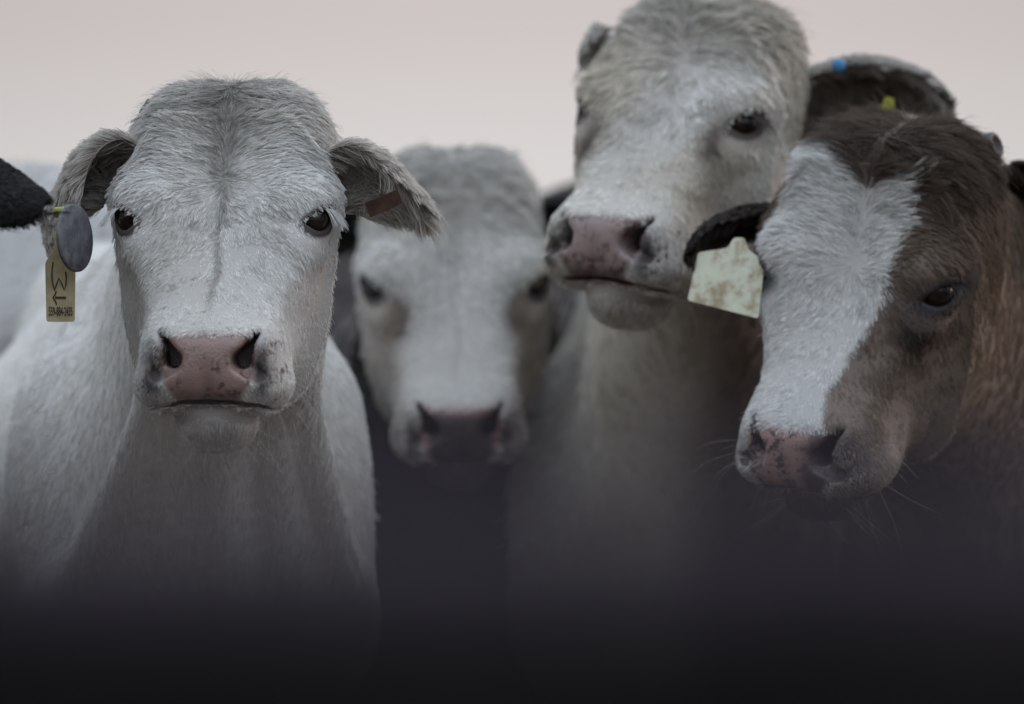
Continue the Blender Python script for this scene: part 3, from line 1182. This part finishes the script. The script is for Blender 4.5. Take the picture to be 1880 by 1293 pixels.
def plate(outline, th, bev=.0006):
    """flat outline (x, z) -> closed slab with a small bevel, front facing -y"""
    o = np.array(outline, float)
    c = o.mean(0)
    ins = c + (o - c) * (1 - bev * 8)
    n = len(o)
    vs = [(x, -th / 2, z) for x, z in ins] + [(x, -th / 2 + bev, z) for x, z in o] + [(x, th / 2 - bev, z) for x, z in o] + [(x, th / 2, z) for x, z in ins]
    fs = [tuple(range(n))]
    for k in range(3):
        for i in range(n):
            j = (i + 1) % n
            fs.append((k * n + i, (k + 1) * n + i, (k + 1) * n + j, k * n + j))
    fs.append(tuple(range(3 * n, 4 * n))[::-1])
    return vs, fs


def round_poly(pts, r, n=4):
    out = []
    m = len(pts)
    for i in range(m):
        p0, p1, p2 = np.array(pts[i - 1], float), np.array(pts[i], float), np.array(pts[(i + 1) % m], float)
        a = p1 + nrm(p0 - p1) * min(r, np.linalg.norm(p0 - p1) * .45)
        b = p1 + nrm(p2 - p1) * min(r, np.linalg.norm(p2 - p1) * .45)
        for k in range(n + 1):
            t = k / n
            out.append((1 - t) ** 2 * a + 2 * t * (1 - t) * p1 + t * t * b)
    return out


def place(o, parent_cow, loc_w, yaw=0, pitch=0, roll=0):
    R_ = rot(yaw, pitch, roll)
    M = Matrix([[*R_[0], 0], [*R_[1], 0], [*R_[2], 0], [0, 0, 0, 1]])
    o.matrix_local = Matrix.Translation(Vector(np.array(loc_w) - parent_cow.base)) @ M


def stroke(points, width, y, th=.0006):
    """ribbon stroke through 2-D points as a thin slab"""
    p = np.array(points, float)
    t = nrm(np.gradient(p, axis=0))
    nn = np.stack([-t[:, 1], t[:, 0]], 1) * width / 2
    a, b = p + nn, p - nn
    n = len(p)
    vs = [(x, y, z) for x, z in a] + [(x, y, z) for x, z in b] + [(x, y + th, z) for x, z in a] + [(x, y + th, z) for x, z in b]
    fs = []
    for i in range(n - 1):
        fs += [(i, i + 1, n + i + 1, n + i), (2 * n + i, 3 * n + i, 3 * n + i + 1, 2 * n + i + 1), (i, 2 * n + i, 2 * n + i + 1, i + 1), (n + i, n + i + 1, 3 * n + i + 1, 3 * n + i)]
    fs += [(0, n, 3 * n, 2 * n), (n - 1, 3 * n - 1, 4 * n - 1, 2 * n - 1)]
    return vs, fs


# ------------------------------------------------------------------ coats
def mixc(a, b, t):
    t = np.asarray(t)[:, None]
    return np.asarray(a) * (1 - t) + np.asarray(b) * t


def coat_white(p, w, n, fur=False, stripe=.62, stain=0.):
    c = np.tile(np.array((.85, .84, .815)), (len(p), 1))
    c = mixc(c, (.62, .57, .49), np.clip(.25 + .5 * noise3(w, 22, 70), 0, 1) * .5)
    # grey-tinged hair along the parting, ears and crown
    z, x = p[:, 2], np.abs(p[:, 0] + .0035 * noise3(p * np.array((0, 0, 1.)), 70, 75))
    inh = (p[:, 1] > -.10) & (np.abs(p[:, 0]) < .17) & (z > -.28) & (z < .22) & ~((z < -.14) & (p[:, 1] < .02))
    mid = np.exp(-(x / (.004 + .012 * smoothstep(0, .14, z))) ** 2) * smoothstep(-.115, -.07, z) * inh
    mid = mid * (RNG.uniform(.35, 1.25, len(p)) if fur else 1)
    c = mixc(c, (.17, .15, .13), np.clip(mid * stripe, 0, 1))
    if stain:
        st = np.exp(-(((np.abs(p[:, 0]) - .080) / .018) ** 2 + ((p[:, 1] - .085) / .03) ** 2 + ((z + .030) / .030) ** 2)) * inh
        c = mixc(c, (.10, .075, .055), np.clip(1.25 * st * stain * (1 + .5 * noise3(p, 110, 79)), 0, .9))
    crown = smoothstep(.06, .16, z) * inh
    c = mixc(c, (.40, .385, .36), crown * .55)
    # dark pigment around the nostrils
    dark = np.exp(-(((np.abs(p[:, 0]) - .060) / .012) ** 2 + ((z + .165) / .026) ** 2)) * (p[:, 1] > .12)
    dark = np.clip(dark + .5 * dark * noise3(p, 320, 77), 0, 1)
    c = mixc(c, (.05, .045, .045), np.clip(dark * 1.1, 0, .92))
    # stained chin
    ch = smoothstep(-.212, -.225, z) * (p[:, 1] > .07) * inh
    c = mixc(c, (.42, .36, .29), ch * np.clip(.25 + .6 * noise3(p, 90, 78), 0, .7))
    return c


def coat_calf(p, w, n, fur=False):
    c = coat_white(p, w, n, fur, .22, 1.5)
    c = mixc(c, (.50, .40, .31), smoothstep(.055, .095, np.abs(p[:, 0])) * smoothstep(.02, -.04, p[:, 2]) * .42)
    dk = smoothstep(-.075, -.105, p[:, 1] + .012 * noise3(p, 60, 96) - .25 * np.maximum(0, -.10 - p[:, 2]))
    dk = np.maximum(dk, smoothstep(-.262, -.285, p[:, 2]))
    dk = np.maximum(dk, .85 * smoothstep(-.203, -.210, p[:, 2]) * smoothstep(.060, .045, np.abs(p[:, 0])))
    return mixc(c, mixc((.022, .020, .021), (.036, .032, .031), np.clip(.5 + .5 * noise3(w, 16, 97), 0, 1)), dk)


def coat_cream(p, w, n, fur=False):
    c = coat_white(p, w, n, fur, .12, 1.0)
    c = mixc(c, c * np.array((.80, .75, .66)), np.clip(.5 + .6 * noise3(w, 30, 88), 0, 1))
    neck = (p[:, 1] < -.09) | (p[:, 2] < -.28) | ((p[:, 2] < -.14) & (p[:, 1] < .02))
    return mixc(c, (.17, .12, .09), neck * np.clip(smoothstep(.19, .30, w[:, 0] + .03 * noise3(w, 9, 89)) * .92, 0, 1))  # shade on the right of the neck, put into the coat as brown


def dark_calf(p):
    return smoothstep(.052, .040, np.abs(p[:, 0]) + .25 * np.maximum(0, -.165 - p[:, 2])) * smoothstep(-.126, -.140, p[:, 2]) * .95


def dark_brown_cow(p):
    return smoothstep(.010, .026, p[:, 0] + .010 * noise3(p, 120, 93)) * .92


# ------------------------------------------------------------------ cow 1: white, in focus
cow1 = Cow("white_cow", "white cow facing the lens in sharp focus, printed yellow tag in its ear", (419, 407), 6.47, (-3.2, .7, .3), .99,
           dict(chest=P(372, 920, 6.85), az=-9, girth=.93, withers=1.20, length=1.25, folds=True), coat_white,
           hp=dict(cheek=.90, speck=.02, speck_edge=.10, nose=(.235, .155, .137)), fine=.003)
cow1.fur(230000, 170000, r_head=.00032, r_body=.00055, wh=.02, part=.1, clump=.66)
cow1.eyes(lashes=(-1, 1))
cow1.whiskers(52)
ear_grey = (.40, .375, .345)
cow1.ear([(-.105, -.035, .052), (-.136, -.026, .068), (-.166, -.016, .066), (-.192, -.006, .036), (-.203, .000, -.002), (-.197, .002, -.036)],
         [.030, .044, .048, .046, .040, .026],
         [(.25, .85, -.45), (.25, .85, -.45), (.6, .45, -.66), (.92, -.12, -.36), (.93, -.35, -.1), (.93, -.35, 0)], [1.4, 1.25, 1.1, .95, .8, .6],
         col_out=(.50, .47, .43), col_in=(.36, .33, .30), skin_in=(.10, .065, .055), n_out=11000, n_in=2600, len_out=.020)
cow1.ear([(.108, -.035, .050), (.142, -.030, .058), (.170, -.020, .058), (.194, -.008, .046), (.212, .002, .030), (.226, .006, .014)],
         [.030, .042, .045, .038, .028, .020],
         [(-.2, .9, -.35), (-.2, .9, -.35), (-.35, .75, -.5), (-.65, .5, -.5), (-.75, .45, -.4), (-.7, .5, -.3)], [1.4, 1.2, 1.15, 1.1, .9, .7],
         col_out=(.56, .53, .49), col_in=(.46, .43, .39), skin_in=(.13, .07, .055), n_in=3800, n_out=11000, len_out=.020, len_in=.042)
cow1.horn_bud((-.094, -.045, .128), (-.8, .1, .5), .010, .012)



def ear_tag(cow, outline, th, mat, loc, yaw=0, pitch=0, roll=0, label=None, rnd=.004):
    v, f = plate(round_poly(outline, rnd), th)
    o = mesh_obj("ear_tag", v, f, mat, cow.root, False)
    place(o, cow, loc, yaw, pitch, roll)
    if label:
        o["label"] = label
    return o


def disc(r, th, n=48, dome=.0):
    prof = [(0.001, -th / 2 - dome), (.5 * r, -th / 2 - dome * .75), (.93 * r, -th / 2), (r, -th / 2 + .0012), (r, th / 2 - .0012), (.93 * r, th / 2), (.001, th / 2)]
    rows = np.array([[(k * math.cos(2 * math.pi * i / n), y, k * math.sin(2 * math.pi * i / n)) for i in range(n)] for k, y in prof])
    V, Q = grid_mesh_loop(rows)
    return V, [tuple(q) for q in Q]


# printed yellow tag in the left-hand ear (pixel outline about its own centre, 0.6 mm a pixel)
PX = .000614
D1 = 6.41
tg = ear_tag(cow1, [((x - 111) * PX, (530 - y) * PX) for x, y in [(85, 591), (83, 482), (101, 455), (99, 425), (112, 425), (124, 458), (139, 486), (137, 591)]],
             .0022, TAG_YELLOW, P(111, 530, D1), 8, -4, 0, "yellow plastic tag printed with a brand mark and a phone number", .003)
def ink(name, v, f):
    return mesh_obj(name, v, f, TAG_INK, tg, False)
def T2(pts):
    return [((x - 111) * PX, (530 - y) * PX) for x, y in pts]
yk = -.00175
W_pts = catmull([(97.5, 481), (95.5, 497), (95.5, 513), (99.5, 533.5)], 12)
ink("brand_mark", *stroke(T2(np.vstack([W_pts, [(104, 522), (108, 511)], [(113.5, 522), (118, 533)], catmull([(120.5, 525), (121.5, 512), (120.5, 499)], 6)])), 2.4 * PX, yk))
ink("brand_arrow_shaft", *stroke(T2([(121, 547), (112, 547), (101, 547)]), 4.2 * PX, yk - .0001))
ink("brand_arrow_head", *stroke(T2(catmull([(103, 535), (101.5, 541), (97.5, 547), (101.5, 553), (103.5, 560)], 12)), 2.6 * PX, yk - .0002))
fc = bpy.data.curves.new("phone_number", 'FONT')
fc.body = "559-884-2435"
fc.size = 1.0
fc.align_x, fc.align_y = 'CENTER', 'CENTER'
fc.extrude = .02
fc.offset = .02
tmp = bpy.data.objects.new("tmp_text", fc)
COL.objects.link(tmp)
dg = bpy.context.evaluated_depsgraph_get()
tm = bpy.data.meshes.new_from_object(tmp.evaluated_get(dg))
bpy.data.objects.remove(tmp)
tv = np.zeros(len(tm.vertices) * 3, np.float32)
tm.vertices.foreach_get("co", tv)
tv = tv.reshape(-1, 3)
sx_w = 43.5 * PX / (tv[:, 0].max() - tv[:, 0].min())
sz_h = 17 * PX / (tv[:, 1].max() - tv[:, 1].min())
nv_ = np.stack([tv[:, 0] * sx_w, yk - tv[:, 2] * .004, (tv[:, 1] - tv[:, 1].mean()) * sz_h + (530 - 572.5) * PX], 1)
tm.vertices.foreach_set("co", nv_.astype(np.float32).ravel())
tm.materials.append(TAG_INK)
tm.name = "phone_number"
link("phone_number", tm, tg)
# round grey button tag turned almost edge-on
v_, f_ = disc(.0385, .005, dome=.0015)
bt = mesh_obj("button_tag", v_, f_, TAG_GREY, cow1.root)
place(bt, cow1, P(137, 437, 6.385), 64, 0, -4)
bt["label"] = "round scuffed grey plastic tag in front of the yellow one"
v_, f_ = tube((0, .003, .030), (0, .022, .030), .006, 16)
mesh_obj("stem", v_, f_, TAG_LIME, bt)
# brown tag in the other ear
ear_tag(cow1, [(-.020, -.0085), (.020, -.0085), (.021, .0085), (-.019, .0095)], .003, TAG_BROWN, P(704, 374, 6.405), 6, 12, -24, "small brown rectangular tag under the right-hand ear", .002)

# ------------------------------------------------------------------ cow 2: blurred calf in the middle
cow2 = Cow("white_faced_calf", "blurred calf with a white face, dark muzzle and charcoal body between the white cows", (833, 512), 7.5, (2.5, 13, -1), .985,
           dict(chest=P(835, 900, 7.95), az=3, girth=1.08, withers=1.19, length=1.15), coat_calf,
           hp=dict(speck=.03, speck_edge=.1, nose=(.30, .17, .14), nose_dark=dark_calf), fine=.0045)
cow2.fur(55000, 20000, r_head=.0006, r_body=.001, wh=.06)
cow2.eyes()
E2 = cow2.E
fw = cow2.wv
ear_dk = (.030, .027, .027)
cow2.ear([E2(945, 425, 7.56), E2(985, 405, 7.57), E2(1020, 395, 7.57), E2(1052, 398, 7.55), E2(1080, 420, 7.53)], [.026, .036, .038, .034, .02],
         [fw(-.2, -.6, -.7)] * 5, [1.3, 1.1, 1., .8, .6], col_out=ear_dk, col_in=ear_dk, skin_in=(.03, .02, .02), n_out=5000, n_in=500, r=.0007, len_out=.026)
cow2.ear([E2(715, 430, 7.56), E2(675, 412, 7.57), E2(640, 405, 7.57), E2(610, 412, 7.55), E2(585, 430, 7.53)], [.026, .036, .038, .034, .02],
         [fw(.2, -.6, -.7)] * 5, [1.3, 1.1, 1., .8, .6], col_out=ear_dk, col_in=ear_dk, skin_in=(.03, .02, .02), n_out=5000, n_in=300, r=.0007, len_out=.022)

# ------------------------------------------------------------------ cow 3: big cream cow, three-quarter
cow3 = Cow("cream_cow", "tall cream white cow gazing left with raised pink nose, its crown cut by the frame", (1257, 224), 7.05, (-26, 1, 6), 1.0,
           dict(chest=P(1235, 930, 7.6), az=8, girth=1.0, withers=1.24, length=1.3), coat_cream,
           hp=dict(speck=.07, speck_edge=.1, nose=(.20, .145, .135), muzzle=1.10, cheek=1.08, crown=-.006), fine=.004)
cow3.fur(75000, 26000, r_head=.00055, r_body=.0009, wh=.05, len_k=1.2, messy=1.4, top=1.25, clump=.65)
cow3.eyes(lashes=(1,), lash_col=(.08, .07, .065), lash_len=.020, n_lash=60)
cow3.whiskers(30)

# ------------------------------------------------------------------ cow 4: brown and white
def coat_brown(p, w, n, fur=False):
    x, q, z = p[:, 0], p[:, 1], p[:, 2]
    inh = (q > -.10) & (np.abs(x) < .17) & (z > -.28) & (z < .22)
    c = mixc((.112, .083, .064), (.205, .150, .112), np.clip(.5 + .5 * noise3(w, 18, 80), 0, 1))
    c = mixc(c, (.070, .048, .036), smoothstep(.07, .11, z) * inh * .8)
    # greyer-fawn on the cheeks and muzzle side
    c = mixc(c, (.30, .245, .19), smoothstep(-.05, -.12, z) * inh * .75)
    edge = np.interp(z, [-.20, -.13, -.10, -.06, -.02, .02, .06, .10, .125], [.05, .042, .022, .026, .050, .052, .050, .052, .046])
    edge = edge + .006 * noise3(p, 70, 81) + .003 * noise3(p, 260, 83) + (RNG.normal(size=len(p)) * .003 if fur else 0)
    wl = -np.interp(z, [-.20, -.10, .0, .1], [.07, .09, .13, .10])
    topz = .128 + .012 * noise3(p * np.array((1, 0, 0)), 60, 82) - .03 * np.exp(-((x - .0) / .02) ** 2)
    white = smoothstep(.004, -.004, x - edge) * smoothstep(-.004, .004, x - wl) * smoothstep(.006, -.006, z - topz) * inh * (q > -.06)
    c = mixc(c, (.78, .78, .765), white)
    # pale upper lip
    mz = smoothstep(-.125, -.15, z) * (q > .09) * inh
    c = mixc(c, (.40, .37, .33), mz * .7 * (1 - white * .5))
    c = mixc(c, (.10, .08, .062), smoothstep(-.205, -.215, z) * inh * .9)
    # dark patch under and before the eye
    ed = np.sqrt((np.abs(x) - .088) ** 2 + (q - .085) ** 2 * .7 + ((z + .035) / 1.5) ** 2)
    c = mixc(c, (.022, .018, .017), smoothstep(.036, .010, ed) * (1 - white) * inh * .85)
    c = mixc(c, (.020, .017, .017), smoothstep(2.3, 1.3, eye_dist(p)) * inh * .9)
    return c


cow4 = Cow("brown_cow", "brown cow with a white blaze, speckled nose and muddy pale ear tag", (1608, 494), 6.75, (-28, 20, 9.0), 1.045,
           dict(chest=P(1800, 1010, 7.25), az=38, girth=1.0, withers=1.20, length=1.25), coat_brown,
           hp=dict(speck=.075, speck_edge=.12, nose=(.30, .195, .175), lid=(.02, .017, .02), crown=-.006, nose_dark=dark_brown_cow), fine=.0036)
cow4.fur(110000, 70000, r_head=.00042, r_body=.0007, wh=.0, len_k=1.15, messy=1.2, top=1.5)
cow4.eyes(lashes=(1,), lash_col=(.045, .040, .040), lash_len=.018, n_lash=46)
cow4.whiskers(30)

# ears and tags of cow 3
E3 = cow3.E
fw = cow3.wv
cow3.ear([E3(1425, 195, 7.14), E3(1500, 160, 7.15), E3(1570, 136, 7.15), E3(1640, 134, 7.13), E3(1700, 154, 7.09), E3(1736, 186, 7.05)],
         [.054, .050, .046, .046, .040, .028],
         [fw(-.1, -.70, -.66), fw(-.1, -.66, -.72), fw(-.05, -.60, -.78), fw(-.1, -.58, -.78), fw(-.3, -.62, -.7), fw(-.4, -.65, -.6)], [1.3, 1.15, 1.05, 1.0, .9, .65],
         col_out=(.42, .40, .37), col_in=(.34, .31, .28), skin_in=(.09, .055, .045), n_out=11000, n_in=3200, r=.0006, len_out=.02)
cow3.ear([E3(1150, 95, 7.20), E3(1120, 75, 7.22), E3(1098, 68, 7.22), E3(1082, 78, 7.2), E3(1075, 100, 7.18)],
         [.022, .026, .028, .026, .016],
         [fw(0, -.5, -.85), fw(.3, -.5, -.8), fw(.5, -.4, -.7), fw(.8, -.3, -.5), fw(.9, -.3, -.2)], [1.2, 1.1, 1, .9, .7],
         col_out=(.50, .48, .46), n_out=4000, n_in=200, r=.0006)
v_, f_ = disc(.0085, .008, 24, .002)
bb = mesh_obj("ear_button", v_, f_, TAG_BLUE, cow3.root)
place(bb, cow3, P(1540, 120, 7.075), 10, 0, 0)
bb["label"] = "small blue plastic ear button"
ear_tag(cow3, [(-.028, -.035), (.028, -.035), (.028, .015), (.008, .03), (.006, .045), (-.006, .045), (-.008, .03), (-.028, .015)], .0022, TAG_LIME, P(1618, 244, 7.03), 20, 0, 14, "acid yellow ear tag half hidden by the brown cow's crown")

# ears, horn and tag of cow 4
E4 = cow4.E
fw = cow4.wv
cow4.ear([E4(1470, 392, 6.86), E4(1415, 392, 6.86), E4(1360, 396, 6.84), E4(1315, 412, 6.81), E4(1284, 440, 6.78), E4(1270, 466, 6.76)],
         [.022, .026, .028, .026, .022, .014],
         [fw(.1, -.5, -.85), fw(.1, -.5, -.85), fw(.2, -.5, -.85), fw(.5, -.4, -.75), fw(.8, -.3, -.4), fw(.9, -.3, -.2)], [1.4, 1.25, 1.1, 1, .9, .7],
         col_out=(.036, .027, .022), col_in=(.05, .036, .028), skin_in=(.03, .02, .018), n_out=6000, n_in=700, r=.0006)
cow4.ear([E4(1800, 350, 6.96), E4(1850, 355, 6.97), E4(1895, 375, 6.95), E4(1930, 415, 6.92), E4(1950, 470, 6.9)],
         [.036, .046, .050, .044, .03],
         [fw(-.25, -.9, -.3), fw(-.25, -.9, -.3), fw(-.3, -.9, -.2), fw(-.4, -.8, -.2), fw(-.4, -.8, -.2)], [1.3, 1.2, 1.1, 1, .8],
         col_out=(.09, .06, .042), col_in=(.05, .036, .028), skin_in=(.03, .02, .018), n_out=5000, n_in=900, r=.0006)
cow4.horn_bud(E4(1795, 279, 6.76), fw(.75, -.45, .30), .0165, .028)
PX4 = 6.74 / FPX
ear_tag(cow4, [((x - 1335) * PX4, (515 - y) * PX4) for x, y in [(1262, 552), (1281, 463), (1336, 455), (1346, 436), (1366, 436), (1374, 458), (1404, 480), (1394, 586)]],
        .0025, TAG_PALE, P(1335, 515, 6.74), -8, -6, 0, "pale square ear tag caked with dry mud", .004)


# ------------------------------------------------------------------ cattle at the edges and behind
def coat_plain(base, dirt):
    def f(p, w, n, fur=False):
        return mixc(base, dirt, np.clip(.4 + .6 * noise3(w, 16, 85), 0, 1))
    return f


cow5 = Cow("black_cow", "black cow out of frame at left, only its furry ear poking in", (-300, 420), 6.15, (0, 2, 0), .95,
           dict(chest=P(-470, 980, 6.55), az=-50, girth=.8, withers=1.15, length=1.15), coat_plain((.010, .009, .010), (.018, .015, .014)),
           hp=dict(speck=.4, nose=(.02, .018, .018), lid=(.01, .01, .01)), fine=.006)
cow5.fur(9000, 4000, r_head=.0008, r_body=.0014)
cow5.eyes()
E5 = cow5.E
fw = cow5.wv
cow5.ear([E5(-170, 320, 6.20), E5(-115, 322, 6.19), E5(-60, 332, 6.17), E5(-10, 350, 6.15), E5(36, 370, 6.13), E5(78, 386, 6.12)],
         [.032, .046, .052, .045, .029, .022],
         [fw(-.1, .8, -.5), fw(-.1, .8, -.5), fw(-.1, .8, -.5), fw(-.2, .8, -.5), fw(-.3, .8, -.4), fw(-.3, .8, -.4)], [1.2, 1.1, 1., 1., 1., .9],
         col_out=(.009, .008, .009), col_in=(.009, .008, .009), skin_in=(.008, .007, .007), n_out=12000, n_in=300, r=.0005, len_out=.007, thick=.012)
cow5.ear([(-.108, -.035, .055), (-.142, -.032, .050), (-.175, -.022, .030), (-.200, -.006, .0), (-.212, .004, -.03)], [.028, .042, .045, .04, .02],
         [(.2, .9, -.3)] * 5, [1.3, 1.1, 1., .8, .6], col_out=(.012, .011, .012), n_out=1500, n_in=0, r=.001)

cow6 = Cow("white_cow", "white cow behind the front one, only its blurred flank showing at the left edge", (420, 500), 7.75, (8, 8, 0), .88,
           dict(chest=P(330, 760, 8.0), az=-82, girth=1.0, withers=1.30, length=1.2), coat_plain((.56, .56, .56), (.44, .43, .41)), fine=.008)
cow6.fur(3000, 20000, r_head=.0016, r_body=.0011)
cow6.eyes()
cow7 = Cow("black_cow", "dark charcoal cow behind the calf, a blurred back between the white heads", (1250, 420), 8.75, (10, 8, 0), .9,
           dict(chest=P(1160, 720, 9.0), az=-84, girth=1.0, withers=1.27, length=1.15), coat_plain((.018, .017, .018), (.032, .028, .027)),
           hp=dict(speck=.4, nose=(.02, .018, .018), lid=(.01, .01, .01)), fine=.008)
cow7.fur(3000, 14000, r_head=.0016, r_body=.0014, len_k=1.3)
cow7.eyes()
print("cows", time.time() - T0)
